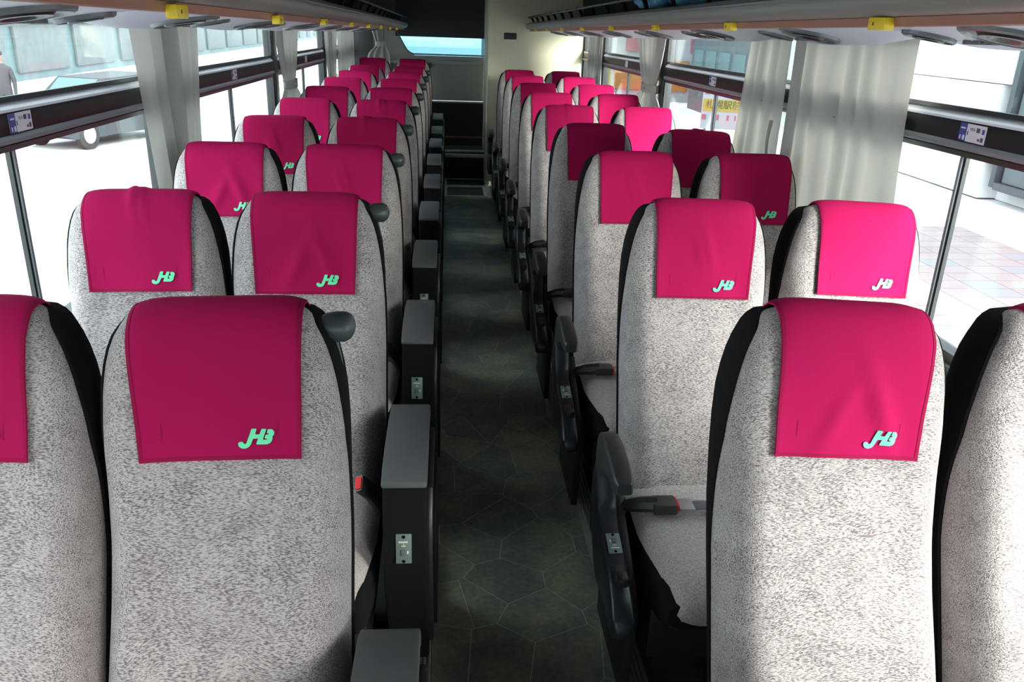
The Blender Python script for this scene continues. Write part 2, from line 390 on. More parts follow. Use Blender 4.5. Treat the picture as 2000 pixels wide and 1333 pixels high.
# ------------------------------------------------------------------ side walls and windows
def dz(y): return -.009*(y-2.0)
for side, X, s in (('left', XL, -1), ('right', XR, 1)):
    a, b = sorted((X+s*.0, X+s*.05))
    wl_ = sempty('wall_'+side)
    obj('lower_wall', MB().box(a, b, YF, YB, 0, .74), 'wall_grey', wl_, smooth=False)
    a2, b2 = sorted((X-s*.03, X+s*.05))
    obj('sill', MB().box(a2, b2, YF, YB, .74, .775, .006), 'frame_black', wl_)
    obj('header', MB().box(a, b, YF, YB, 1.60, 1.96), 'wall_dark', wl_, smooth=False)
    for y in [PY0]+PIL+([9.42] if s < 0 else [8.5]):
        a3, b3 = sorted((X-s*.02, X+s*.04))
        obj('pillar', MB().box(a3, b3, y-.055, y+.055, .775, 1.60, .008), 'frame_black', wl_)
    if s > 0: obj('rear_panel', MB().box(a, b, 8.5, YB, .775, 1.6), 'wall_dark', wl_, smooth=False)
    obj('sill_frame', MB().box(*sorted((X-s*.012, X+s*.03)), YF, YB, .775, .80), 'frame_black', wl_, smooth=False)
# unseen front end of the bus; windscreen opening kept small to weaken frontal light
wf = sempty('wall_front')
obj('lower_wall', MB().box(-1.1, 1.4, YF-.05, YF, 0, 1.0), 'wall_dark', wf, smooth=False)
obj('header', MB().box(-1.1, 1.4, YF-.05, YF, 1.5, 1.96), 'wall_dark', wf, smooth=False)
wsn = sempty('window_9'); obj('pane', MB().box(-1.08, 1.37, YF-.03, YF-.024, 1.0, 1.5), 'glass', wsn, smooth=False)
obj('centre_post', MB().box(.14, .16, YF-.04, YF, 1.0, 1.5), 'frame_black', wsn, smooth=False)

def text_mesh(body, size, m, ext=0.0):
    c = bpy.data.curves.new('t', 'FONT'); c.body = body; c.size = size; c.extrude = ext; c.align_x = 'CENTER'; c.align_y = 'CENTER'
    o = bpy.data.objects.new('t', c); COL.objects.link(o); dg = bpy.context.evaluated_depsgraph_get()
    me = bpy.data.meshes.new_from_object(o.evaluated_get(dg)); bpy.data.objects.remove(o); me.materials.clear(); me.materials.append(MATS[m]); return me

def rail_piece(prof, X, s, y0, y1, m, name, par, zb):
    n = 13; P = []
    for i in range(n):
        y = y0+(y1-y0)*i/(n-1)
        e = min(y-y0, y1-y); k = 1 if e > .05 else .55+.45*math.sqrt(max(0, 1-((.05-e)/.05)**2))
        P.append([(X-s*px*(k), y, zb+dz(y)+pz) for px, pz in prof])
    mb = MB(); mb.loft(P); return obj(name, mb, m, par, auto=35)
wi = 0
for side, X, s in (('left', XL, -1), ('right', XR, 1)):
    zb = 1.278 if s < 0 else 1.312
    edges = [PY0]+PIL+([9.42] if s < 0 else [8.5])
    for i in range(len(edges)-1):
        wi += 1
        if wi in (9, 10): wi = 11
        y0, y1 = edges[i]+.055, edges[i+1]-.055
        w = sempty('window_%d' % wi)
        obj('upper_pane', MB().box(*sorted((X+s*.006, X+s*.011)), y0, y1, 1.33, 1.60), 'glass', w, smooth=False)
        obj('lower_pane', MB().box(*sorted((X+s*.006, X+s*.011)), y0, y1, .80, 1.33), 'glass', w, smooth=False)
        fr = MB()   # thin dark frames
        xa, xb = sorted((X-s*.01, X+s*.004))
        fr.box(xa, xb, y0, y1, 1.575, 1.60); fr.box(xa, xb, y0, y0+.02, .80, 1.60); fr.box(xa, xb, y1-.02, y1, .80, 1.60)
        obj('window_frame', fr, 'frame_black', w, smooth=False)
        ym = (edges[i]+edges[i+1])/2-.02
        obj('divider', MB().box(*sorted((X-s*.006, X+s*.005)), ym-.013, ym+.013, .80, zb+dz(ym)), 'frame_black', w, smooth=False)
        obj('divider_bead', MB().box(*sorted((X-s*.012, X-s*.006)), ym-.006, ym+.006, .80, zb+dz(ym), .002), 'rail_grey', w)
        r_y0, r_y1 = edges[i]-.02, edges[i+1]+.0
        r_y0, r_y1 = edges[i]+.03, edges[i+1]-.03
        rl = rail_piece([(-.005, .012), (.018, .012), (.022, .03), (.022, .066), (.016, .078), (-.005, .078)], X, s, r_y0, r_y1, 'rail_black', 'rail', w, zb)
        rail_piece([(.016, .000), (.028, .006), (.030, .014), (.021, .022), (-.004, .022), (-.004, .000)], X, s, r_y0, r_y1, 'rail_grey', 'rail_bead', rl, zb)
        rail_piece([(-.004, -.014), (.018, -.014), (.022, .000), (-.004, .000)], X, s, y0, y1, 'frame_black', 'rail_seal', rl, zb)
        rail_piece([(-.004, .074), (.024, .074), (.022, .080), (.002, .094), (-.004, .094)], X, s, y0, y1, 'rail_white', 'rail_ledge', rl, zb)
        rail_piece([(-.004, .095), (.010, .095), (.006, .106), (-.004, .106)], X, s, y0, y1, 'frame_black', 'upper_seal', rl, zb)
        # payment card sticker on the rail: local x runs along the bus
        if i >= 1:
            ys = edges[i]+(1.07 if s < 0 else 1.0)
            if i > 1: ys = ym+.02
            e = bpy.data.objects.new('sticker', None); COL.objects.link(e); e.parent = w; e.empty_display_size = .02
            e.location = (X-s*.0232, ys, zb+dz(ys)+.048)
            # seen from inside: rotate so the face looks to the aisle
            e.rotation_euler = (math.pi/2, 0, math.pi/2 if s < 0 else -math.pi/2)
            o = put('card', MB().box(-.055, .055, -.022, .022, -.0008, .0008).mesh('card', 'white_card', smooth=False), e)
            put('card_band', MB().box(-.055, -.025, -.022, .022, 0, .0013).mesh('card_band', 'blue_card', smooth=False), e)
            if i <= 2:
                t = put('lettering', text_mesh('VISA', .0115, 'blue_card'), e, (.0, .009, .0016))
                mk = MB(); mk.box(.016, .03, .004, .015, 0, .0012); mk.box(-.021, -.017, -.006, .004, 0, .0012); mk.box(.038, .048, -.017, -.006, 0, .0012)
                put('marks', mk.mesh('marks', 'dark_print', smooth=False), e)
                put('blue_mark', MB().box(.039, .049, .002, .014, 0, .0012).mesh('bm', 'blue_card', smooth=False), e)
                put('red_mark', MB().box(.026, .034, -.016, -.010, 0, .0012).mesh('rm', 'sign_red', smooth=False), e)
                c = MB(); c.loft([[(-.033+.005*math.cos(q), -.013+.007*math.sin(q), zz) for q in [k*math.pi/5 for k in range(10)]] for zz in (.0008, .0017)])
                c.box(-.05, -.045, -.018, -.008, .0008, .0017); c.box(-.05, -.03, .008, .012, .0008, .0017)
                put('white_marks', c.mesh('wm', 'white_card', smooth=False), e)

# ------------------------------------------------------------------ seat geometry
FRONT = [(.42, -.262), (.50, -.240), (.60, -.195), (.70, -.150), (.80, -.110), (.90, -.078), (1.0, -.054), (1.08, -.041), (1.12, -.031), (1.145, -.014), (1.157, .004), (1.160, .022), (1.156, .045), (1.143, .066), (1.12, .078), (1.08, .085)]
FW_ = [(0, .1965), (.10, .197), (.30, .194), (.45, .194), (.53, .193), (.60, .189), (.66, .181), (.70, .173), (.735, .163), (.76, .155), (.775, .150), (.80, .146), (.86, .142)]
EDG = [(0, .098), (.38, .098), (.48, .080), (.56, .052), (.64, .038), (.74, .032), (.80, .03)]
prof = np.array([(y, z) for z, y in FRONT]); seg = np.hypot(*np.diff(prof, axis=0).T); arc = np.concatenate([[0], np.cumsum(seg)])
LTOT = arc[-1]
def prof_at(s_):
    s_ = min(max(s_, 0), LTOT); y = float(np.interp(s_, arc, prof[:, 0])); z = float(np.interp(s_, arc, prof[:, 1]))
    e = .02; a = max(0, s_-e); b = min(LTOT, s_+e)
    ty = float(np.interp(b, arc, prof[:, 0])-np.interp(a, arc, prof[:, 0])); tz = float(np.interp(b, arc, prof[:, 1])-np.interp(a, arc, prof[:, 1]))
    L = math.hypot(ty, tz); ty /= L; tz /= L
    return y, z, -tz, ty      # point and outward normal (towards the front)
S_APEX = float(np.interp(.022, prof[:, 0], arc)) if False else float(arc[11])
def fab(x, s_, off=0.0):
    y, z, ny, nz = prof_at(s_)
    Wd = interp(s_, FW_); u = min(1, abs(x)/Wd)
    fade = min(1, max(0, (S_APEX-.05-s_)/.25))
    bol = fade*(.012*math.exp(-((u-.74)/.17)**2) - .006*(1-u*u)) + .010*math.exp(-((s_-.16)/.13)**2)*(1-u*u)
    n = -bol+interp(s_, EDG)*(.22*u**5+.78*(1-(1-min(1, u**10))**.6))
    return Vector((x, y-ny*(n)+ny*off, z-nz*(n)+nz*off))
def backrest_mesh():
    mb = MB(); P = []
    for i in range(37):
        s_ = LTOT*i/36; Wd = interp(s_, FW_)
        P.append([fab(Wd*math.sin(math.pi/2*(-1+2*j/24)), s_) for j in range(25)])
    mb.grid(P); return mb.mesh('backrest', 'fabric', auto=180)
def shell_mesh():
    fz = [(z, y) for z, y in FRONT[:10]]
    WS = [(.36, .192), (.5, .194), (.7, .192), (.85, .193), (.96, .192), (1.03, .187), (1.09, .175), (1.115, .164), (1.13, .155), (1.142, .138), (1.148, .10)]
    EZ = [(.36, .088), (.80, .088), (.88, .068), (.96, .044), (1.04, .030), (1.12, .024), (1.15, .022)]
    rings = []
    for z in (.36, .42, .5, .6, .7, .8, .88, .95, 1.0, 1.04, 1.07, 1.095, 1.11, 1.122, 1.132, 1.14, 1.146):
        f = interp(z, fz)+interp(z, EZ); T = interp(z, [(.36, .14), (.7, .15), (1.0, .135), (1.08, .122), (1.12, .10), (1.14, .075), (1.15, .05)])-interp(z, EZ)+.01
        if z > 1.1: f += (z-1.1)*.35
        w = interp(z, WS); cy = f+T/2; ring = []
        for k in range(28):
            q = 2*math.pi*k/28; c, s_ = math.cos(q), math.sin(q); e = .32
            ring.append((w*math.copysign(abs(c)**e, c), cy+T/2*math.copysign(abs(s_)**e, s_), z))
        rings.append(ring)
    return MB().loft(rings).mesh('back_shell', 'black_cloth', auto=60)
def piping_mesh():
    mb = MB()
    for sd_ in (-1, 1):
        mb.tube([fab(sd_*interp(LTOT*.93*i/30, FW_)*1.0, LTOT*.93*i/30)+Vector((sd_*.002, .002, 0)) for i in range(31)], .0035, 5)
    return mb.mesh('piping', 'black_cloth')
HB, HT = .1235, .132      # cover half width bottom, top
def cover_len(i): return float(np.interp(.931, [z for z, y in FRONT[:12]], arc[:12]))-.003*i
def cov_pt(a, s_, off, wr, s0):
    hw = HB+(HT-HB)*min(1, (s_-s0)/.2)
    x = a*hw
    w = 0
    if wr == 1:    # two folds coming down from the top edge and a sag at the hem
        w += .008*math.exp(-((a+.12-.9*(S_APEX-s_))/.07)**2)*math.exp(-(max(0, S_APEX-s_-.01)/.07)**2)
        w += .006*math.exp(-((a-.05-1.2*(S_APEX-s_))/.06)**2)*math.exp(-(max(0, S_APEX-s_-.01)/.08)**2)
        w += .004*math.sin(a*3.0+1)*max(0, 1-(s_-s0)/.10)
    elif wr == 2:
        w += .010*math.exp(-((a-.55+3.2*(s_-s0-.04))/.13)**2)*math.exp(-((s_-s0-.09)/.07)**2)
        w += .008*math.exp(-((a+.25-3.5*(s_-s0-.05))/.14)**2)*math.exp(-((s_-s0-.07)/.06)**2)
        w += .004*math.cos(a*2.2+.4)*max(0, 1-(s_-s0)/.12)
    elif wr == 3:
        w += .007*math.exp(-((a-.1+2.4*(s_-s0-.12))/.07)**2)*math.exp(-((s_-s0-.13)/.06)**2)
        w += .006*math.exp(-((a+.1+2.4*(s_-s0-.12))/.07)**2)*math.exp(-((s_-s0-.12)/.05)**2)
        w += .003*math.sin(a*4)*max(0, 1-(s_-s0)/.06)
    else:
        w += .0025*math.sin(a*2.4+.6)*max(0, 1-(s_-s0)/.12)
    return fab(x, s_, off+max(0, w))
def cover_meshes(wr):
    s0 = cover_len(wr); s1 = S_APEX+.06
    rowsn = [s0]+[s0+.0065]+[s0+.012+(s1-s0-.012)*i/26 for i in range(27)]
    colsn = [-1, -.95, -.91]+[-.86+1.72*i/22 for i in range(23)]+[.91, .95, 1]
    mb = MB()
    P = [[cov_pt(a, s_, .0078, wr, s0) for a in colsn] for s_ in rowsn]
    Q = [[cov_pt(a, s_, .0050, wr, s0) for a in colsn] for s_ in rowsn]
    mb.grid(P); n0 = len(mb.v); mb.v += [tuple(p) for r_ in Q for p in r_]; m = len(colsn); n = len(rowsn)
    for j in range(m-1): mb.f.append((j, j+1, n0+j+1, n0+j))
    for i in range(n-1):
        for j in (0, m-1): mb.f.append((i*m+j, (i+1)*m+j, n0+(i+1)*m+j, n0+i*m+j))
    cov = mb.mesh('headrest_cover', 'cover', auto=50)
    hem = MB()
    ring = [(a, s0+.003) for a in colsn]
    hem.grid([[cov_pt(a, s0+.001, .0086, wr, s0) for a in colsn], [cov_pt(a, s0+.0065, .0086, wr, s0) for a in colsn]])
    for sg_ in (-1, 1):
        hem.grid([[cov_pt(sg_*q, s_, .0085, wr, s0) for s_ in rowsn[1:-1]] for q in (.955, .995)])
    for sg_ in (-1, 1):
        hem.grid([[cov_pt(sg_*q, s0+t_, .0084, wr, s0) for t_ in (.035, .045, .055, .062)] for q in (.70, .712)])
    hm = hem.mesh('hem', 'hem')
    # emblem: measured outline, J hook joined to H and B
    L = [(890, 408), (1015, 412), (1028, 440), (985, 560), (1000, 595), (1120, 592), (1180, 440), (1205, 418), (1335, 425), (1212, 768), (1345, 770), (1352, 740), (1290, 725), (1280, 690), (1310, 610), (1370, 604), (1405, 590), (1395, 562), (1345, 560), (1375, 440), (1480, 435), (1545, 465), (1580, 540), (1560, 620), (1515, 665), (1520, 740), (1490, 830), (1430, 885), (1340, 915), (1030, 912), (1012, 890), (1070, 722), (930, 725), (910, 745), (850, 890), (800, 965), (740, 1010), (640, 1040), (540, 1025), (470, 970), (445, 890), (465, 840), (500, 822), (590, 828), (610, 870), (640, 890), (690, 880), (720, 830), (800, 620), (865, 440)]
    me = bpy.data.meshes.new('logo'); bm = bmesh.new()
    vs = []
    for px, py in L:
        dx = (px-1012)/20100; dzz = (1040-py)/20100
        vs.append(bm.verts.new((dx, dzz, 0)))
    f = bm.faces.new(vs); bmesh.ops.triangulate(bm, faces=[f])
    for v in bm.verts:
        a = (v.co.x+.0555)/(HB+.002); v.co = cov_pt(a, s0+.019+v.co.y, .0094, wr, s0)
    bmesh.ops.recalc_face_normals(bm, faces=bm.faces[:])
    g = bmesh.ops.extrude_face_region(bm, geom=bm.faces[:])
    for v in [q for q in g['geom'] if isinstance(q, bmesh.types.BMVert)]: v.co.y -= .0012
    bmesh.ops.recalc_face_normals(bm, faces=bm.faces[:])
    bm.to_mesh(me); bm.free(); me.materials.append(MATS['logo'])
    return cov, hm, me
def cushion_mesh():
    pr_ = [(-.20, .466), (-.30, .462), (-.38, .452), (-.46, .452), (-.54, .458), (-.60, .452), (-.635, .432), (-.655, .405), (-.662, .375), (-.655, .348), (-.635, .332)]
    wd = [(-.66, .158), (-.60, .166), (-.54, .176), (-.40, .190), (-.20, .192)]
    P = []
    a_ = np.array(pr_)
    ks = np.linspace(0, len(pr_)-1, 31)
    for k in ks:
        y = float(np.interp(k, range(len(pr_)), a_[:, 0])); z = float(np.interp(k, range(len(pr_)), a_[:, 1])); w = interp(y, wd)
        row = []
        for j in range(23):
            u = math.sin(math.pi/2*(-1+2*j/22)); d = .045*abs(u)**8
            dish = (.010*math.exp(-((y+.42)/.12)**2))*(1-u*u)
            fl_ = 1 if z > .43 else max(0, (z-.33)/.1)
            row.append((w*u, y+(1-fl_)*d*.5, z-(d*max(fl_, .4)+dish*fl_)))
        P.append(row)
    return MB().grid(P).mesh('seat_cushion', 'plush', auto=180)
def cushion_base_mesh():
    rings = []
    for y, w, z0, z1 in ((-.655, .15, .345, .37), (-.645, .175, .33, .40), (-.60, .185, .30, .425), (-.5, .192, .27, .432), (-.35, .194, .26, .44), (-.2, .192, .26, .44), (-.12, .19, .27, .43)):
        ring = []
        for k in range(20):
            q = 2*math.pi*k/20; c, s_ = math.cos(q), math.sin(q)
            ring.append((w*math.copysign(abs(c)**.45, c), y, (z0+z1)/2+(z1-z0)/2*math.copysign(abs(s_)**.45, s_)))
        rings.append(ring)
    return MB().loft(rings).mesh('cushion_base', 'black_cloth')
def underframe_mesh():
    mb = MB(); mb.box(-.17, .17, -.50, -.16, .12, .27, .01); mb.box(-.14, .14, -.46, -.42, .045, .13, .004); mb.box(-.14, .14, -.24, -.20, .045, .13, .004)
    mb.box(-.15, .15, -.17, -.13, .2, .40, .01)
    return mb.mesh('underframe', 'dark_panel')

ME = dict(back=backrest_mesh(), shell=shell_mesh(), pipe=piping_mesh(), cush=cushion_mesh(), base=cushion_base_mesh(), under=underframe_mesh())
COV = [cover_meshes(i) for i in range(4)]

# aisle armrest of the left block: tall padded box
def arm_left_meshes():
    xc0, xc1 = .216, .312
    body = [(-.10, .03), (-.10, .60), (-.135, .632), (-.50, .632), (-.517, .625), (-.535, .55), (-.545, .47), (-.535, .38), (-.50, .28), (-.44, .16), (-.40, .045), (-.40, .03)]
    mb = MB(); mb.prism(body, xc0, xc1); me_b = mb.mesh('a', 'black_cloth', bevel=.008)
    topp = [(-.105, .600), (-.12, .636), (-.15, .652), (-.25, .662), (-.38, .664), (-.47, .656), (-.520, .640), (-.524, .628), (-.50, .622), (-.16, .622), (-.13, .60)]
    mb = MB(); mb.prism(topp, xc0-.003, xc1+.002); me_t = mb.mesh('b', 'pad', bevel=.007)
    side = [(-.12, .10), (-.12, .56), (-.18, .60), (-.47, .60), (-.52, .52), (-.525, .42), (-.49, .28), (-.42, .12)]
    mb = MB(); mb.prism(side, xc1-.002, xc1+.014); me_s = mb.mesh('c', 'black_plastic', bevel=.006)
    side2 = [(-.16, .16), (-.16, .52), (-.22, .56), (-.43, .56), (-.48, .48), (-.48, .38), (-.44, .24), (-.38, .14)]
    mb = MB(); mb.prism(side2, xc1+.012, xc1+.022); me_s2 = mb.mesh('d', 'black_cloth', bevel=.005)
    return me_b, me_t, me_s, me_s2
AL = arm_left_meshes()
# control plate (local: x width, z height, faces -y)
def plate_mesh():
    return MB().box(-.0175, .0175, -.002, .002, -.036, .036, .0018).mesh('switch_plate', 'plate')
def plate_bits(): 
    sc = MB()
    for z in (.030, -.030): sc.loft([[(.004*math.cos(q), y, z+.004*math.sin(q)) for q in [k*math.pi/4 for k in range(8)]] for y in (-.002, -.0035)])
    a = sc.mesh('screws', 'screw')
    b = MB().box(-.0062, .0045, -.005, -.001, -.016, -.002, .001).mesh('button', 'button')
    t = MB()
    for k in range(9): t.box(-.011+.0023*k, -.011+.0023*k+.0017, -.0026, -.0019, .015, .019)
    for k in range(4): t.box(-.005+.0026*k, -.005+.0026*k+.0018, -.0026, -.0019, .006, .0085)
    t.loft([[(.009+.0022*math.cos(q), y, -.008+.004*math.sin(q)) for q in [k*math.pi/4 for k in range(8)]] for y in (-.0019, -.003)])
    c = t.mesh('print', 'print_white', smooth=False)
    d = MB().box(-.0012, .0012, -.0027, -.0019, .0095, .013).mesh('mark', 'print_yellow', smooth=False)
    return a, b, c, d
PLM = plate_mesh(); PB = plate_bits()
# aisle armrest of the right block: sloping arm with a short cantilevered pad
def arm_right_meshes():
    x0, x1 = -.292, -.246
    n = 18; rings = []
    cl = [(-.30, .575, .060), (-.325, .578, .055), (-.345, .545, .06), (-.375, .490, .05), (-.41, .455, .04), (-.50, .430, .042), (-.565, .400, .045), (-.605, .380, .048), (-.638, .352, .045), (-.648, .33, .03)]
    P = []
    for i in range(31):
        t = i/30*(len(cl)-1); k = range(len(cl))
        y = float(np.interp(t, k, [c[0] for c in cl])); z = float(np.interp(t, k, [c[1] for c in cl]))
        hw = .027 if t < 7.4 else .027*math.sqrt(max(.15, 1-((t-7.4)/1.9)**2))
        z0 = z-interp(y, [(-.648, .02), (-.635, .055), (-.605, .085), (-.5, .13), (-.3, .22)])
        cx = (x0+x1)/2
        ring = []
        for q_ in range(16):
            q = 2*math.pi*q_/16; c, s_ = math.cos(q), math.sin(q)
            ring.append((cx+hw*math.copysign(abs(c)**.38, c), y, (z+z0)/2+(z-z0)/2*math.copysign(abs(s_)**.42, s_)))
        P.append(ring)
    body = MB().loft(P).mesh('arm', 'black_plastic')
    # pad, curving forward
    Q = []
    for y, zt, th, hw in ((-.290, .60, .05, .018), (-.294, .635, .10, .022), (-.305, .652, .11, .0235), (-.335, .664, .115, .0245), (-.37, .668, .10, .025), (-.41, .666, .070, .025), (-.46, .658, .052, .0245), (-.50, .648, .046, .024), (-.518, .642, .040, .022), (-.527, .636, .028, .016)):
        ring = []
        for q_ in range(16):
            q = 2*math.pi*q_/16; c, s_ = math.cos(q), math.sin(q)
            ring.append((-.268+hw*math.copysign(abs(c)**.38, c), y, zt-th/2+th/2*math.copysign(abs(s_)**.38, s_)))
        Q.append(ring)
    pad = MB().loft(Q).mesh('arm_pad', 'pad_dark')
    lev = MB(); lev.box(-.282, -.256, -.565, -.525, .402, .422, .006); lev.box(-.275, -.252, -.585, -.55, .400, .425, .006)
    lever = lev.mesh('recline_lever', 'black_plastic')
    side = [(-.22, .045), (-.22, .42), (-.30, .50), (-.36, .44), (-.55, .33), (-.56, .27), (-.54, .045)]
    leg = MB().prism(side, -.238, -.216).mesh('leg', 'dark_panel', bevel=.004)
    return body, pad, lever, leg
AR = arm_right_meshes()
def handle_mesh():
    mb = MB(); ringsn = [(.132, .010), (.140, .019), (.150, .0235), (.165, .0250), (.178, .0245), (.187, .020), (.192, .012), (.194, .004)]
    R_ = []
    for x, r in ringsn:
        dy = .006*(x-.14)/.07
        R_.append([(x+.012, .045+dy+r*1.15*math.cos(q), 1.113-r*.08+r*math.sin(q)) for q in [k*math.pi/8 for k in range(16)]])
    mb.loft(R_)
    mb.tube([(.140, .045, 1.12), (.158, .045, 1.105), (.168, .045, 1.08), (.176, .045, 1.05), (.180, .045, 1.02)], [.012, .013, .011, .008, .005], 8)
    return mb.mesh('grab_handle', 'knob')
HM = handle_mesh()
def belt_right():   # horizontal buckle and belt lying on cushion at the backrest foot
    a = MB(); a.tube([(-.225, -.30, .40), (-.215, -.33, .455), (-.18, -.355, .474), (-.14, -.365, .480)], [.012, .016, .02, .021], 8)
    stalk = a.mesh('stalk', 'buckle')
    body = MB().box(-.155, -.095, -.393, -.340, .464, .492, .006).mesh('buckle', 'buckle')
    rd = MB().box(-.097, -.0915, -.388, -.345, .468, .489, .001).mesh('release_button', 'red')
    lt = MB().box(-.090, -.050, -.392, -.342, .470, .482, .005).mesh('latch_plate', 'latch')
    b = MB(); P = []
    for i in range(15):
        x = -.056+.22*i/14; z = .474+.004*math.sin(i*.8)-.004*i/14
        P.append([(x, -.384, z), (x, -.350, z+.003)])
    b.grid(P); b.grid([[(p[0], p[1], p[2]-.002) for p in r_] for r_ in P])
    bl = b.mesh('strap', 'belt')
    return body, stalk, rd, lt, bl
BR = belt_right()
def belt_left():
    # upright buckle next to the armrest: leaning stalk with a red button on top
    a = MB(); a.tube([(.20, -.36, .47), (.19, -.385, .51), (.175, -.40, .545)], [.014, .016, .018], 8); stalk = a.mesh('stalk', 'buckle')
    d = Vector((-.5, -.45, .74)).normalized(); c = Vector((.172, -.405, .555)); u_ = Vector((0, -.85, -.52)).normalized(); w_ = d.cross(u_).normalized()
    b = MB(); R_ = []
    for t, k in ((-.02, .8), (-.012, 1), (.028, 1), (.036, .92)):
        R_.append([c+d*t+u_*(.022*k*math.copysign(abs(math.cos(q))**.5, math.cos(q)))+w_*(.012*k*math.copysign(abs(math.sin(q))**.5, math.sin(q))) for q in [j*math.pi/8 for j in range(16)]])
    b.loft(R_); body = b.mesh('buckle', 'buckle')
    r_ = MB(); R_ = []
    for t in (.033, .0385): R_.append([c+d*t+u_*(.016*math.copysign(abs(math.cos(q))**.4, math.cos(q)))+w_*(.0085*math.copysign(abs(math.sin(q))**.4, math.sin(q))) for q in [j*math.pi/8 for j in range(16)]])
    r_.loft(R_); rd = r_.mesh('release_button', 'red')
    return body, stalk, rd
BL = belt_left()
def belt_mid():
    a = MB(); a.box(.15, .225, -.40, -.36, .50, .525, .006); return a.mesh('belt_buckle', 'buckle')
BM = belt_mid()

CTILT = {('B', 1): -1.5, ('C', 1): 2.8, ('E', 2): 2.2, ('A', 2): -1.0, ('C', 2): 1.0, ('E', 4): 2, ('A', 4): -1.0}
def make_seat(x, y, kind, wr, label, z=0, rec=0.0, dxc=0.0, tilt=0.0):
    t = thing('bus_seat', label, 'seat', (x, y, z), {'A': 'seats left of the aisle', 'B': 'seats left of the aisle', 'C': 'seats right of the aisle', 'E': 'seats right of the aisle'}[kind])
    parts = []
    b = put('backrest', ME['back'], t); parts.append(b)
    put('piping', ME['pipe'], b)
    sh = put('back_shell', ME['shell'], t); parts.append(sh)
    cov, hm, lg = COV[wr]
    c = put('headrest_cover', cov, t, (dxc, 0, 0)); parts.append(c)
    if tilt:
        q = math.radians(tilt); c.rotation_euler = (0, q, 0); c.location = (dxc-1.15*math.sin(q), 0, 1.15-1.15*math.cos(q))
    put('hem', hm, c); put('logo', lg, c)
    put('seat_cushion', ME['cush'], t); put('cushion_base', ME['base'], t); put('underframe', ME['under'], t)
    if kind == 'B':
        a = put('armrest', AL[0], t); put('arm_pad', AL[1], a); put('side_pad', AL[2], a); put('side_pad', AL[3], a)
        p_ = put('switch_plate', PLM, t, (.262, -.5445, .487)); p_.rotation_euler = (math.radians(-7), 0, 0)
        for nm, q in zip(('screws', 'switch_button', 'print', 'print'), PB): put(nm, q, p_)
        hd = put('grab_handle', HM, t); parts.append(hd)
        bb = put('belt_buckle', BL[0], t); put('stalk', BL[1], bb); put('release_button', BL[2], bb)
    if kind == 'C':
        a = put('armrest', AR[0], t); put('arm_pad', AR[1], a); put('recline_lever', AR[2], a); put('leg', AR[3], t)
        p_ = put('switch_plate', PLM, t, (-.267, -.470, .4405)); p_.rotation_euler = (Matrix.Rotation(math.radians(-72), 3, 'X') @ Matrix.Rotation(math.pi, 3, 'Y')).to_euler(); p_.scale = (.95, .9, .8)
        for nm, q in zip(('screws', 'switch_button', 'print', 'print'), PB): put(nm, q, p_)
        bb = put('belt_buckle', BR[0], t); put('stalk', BR[1], bb); put('release_button', BR[2], bb); put('latch_plate', BR[3], bb)
        put('belt', BR[4], t)
    if kind == 'A':
        put('belt_buckle', BM, t)
    if rec:
        # recline: turn the back parts about the hinge at the foot of the backrest
        hy, hz = -.24, .42
        Mx = Matrix.Translation((0, hy, hz)) @ Matrix.Rotation(-rec, 4, 'X') @ Matrix.Translation((0, -hy, -hz))
        for o in parts:
            o.matrix_local = Mx @ Matrix.Translation(o.location)
    return t

ORD = ['first', 'second', 'third', 'fourth', 'fifth', 'sixth', 'seventh', 'eighth', 'ninth', 'tenth']
LZ0, RZ0, PT = 1.229, 1.231, .852
look = {('A', 1): 'dark wine cover cut off by the left edge of the photo', ('B', 1): 'dark wine cover, largest on the left',
        ('A', 2): 'bright magenta cover with two creases at its top', ('B', 2): 'wine red cover, whole emblem showing',
        ('A', 3): 'dark red cover half behind the first left curtain', ('C', 1): 'bright crimson cover, largest on the right',
        ('E', 1): 'black flank filling the right edge of the photo', ('C', 2): 'red cover lit brightly, belt fastened on its cushion',
        ('E', 2): 'bright pink cover beside the wide grey curtain', ('C', 3): 'red cover with small folds, shaded right corner',
        ('E', 3): 'very dark maroon cover against the wide curtain', ('C', 4): 'dark maroon cover in shade'}
WR = {('A', 2): 1, ('B', 1): 0, ('C', 1): 2, ('C', 2): 3, ('E', 2): 0, ('C', 3): 3, ('B', 2): 2, ('B', 4): 1, ('A', 4): 3, ('C', 5): 1}
XS = {'A': -.769, 'B': -.363, 'C': .657, 'E': 1.086}
DY = {('E', 4): -.17}
REC = {}
for row in range(1, 11):
    for k in 'ABCE':
        if row == 10 and k in 'CE': continue
        y = (LZ0 if k in 'AB' else RZ0)+(row-1)*(.8545 if k in 'AB' else .850)
        sdn = 'left' if k in 'AB' else 'right'; pos = 'window' if k in 'AE' else 'aisle'
        base = 'grey patterned %s seat %s of the aisle, %s row from the camera' % (pos, sdn, ORD[row-1])
        lb = base+(', '+look[(k, row)] if (k, row) in look and len((base+look[(k, row)]).split()) <= 15 else '')
        make_seat(XS[k], y+DY.get((k, row), 0), k, WR.get((k, row), 0 if row > 5 else (row*3+ord(k)) % 4), lb, z=(.03 if row == 10 else 0) , rec=REC.get((k, row), 0), dxc={'C': .008, 'E': .016}.get(k, 0), tilt=CTILT.get((k, row), 0))

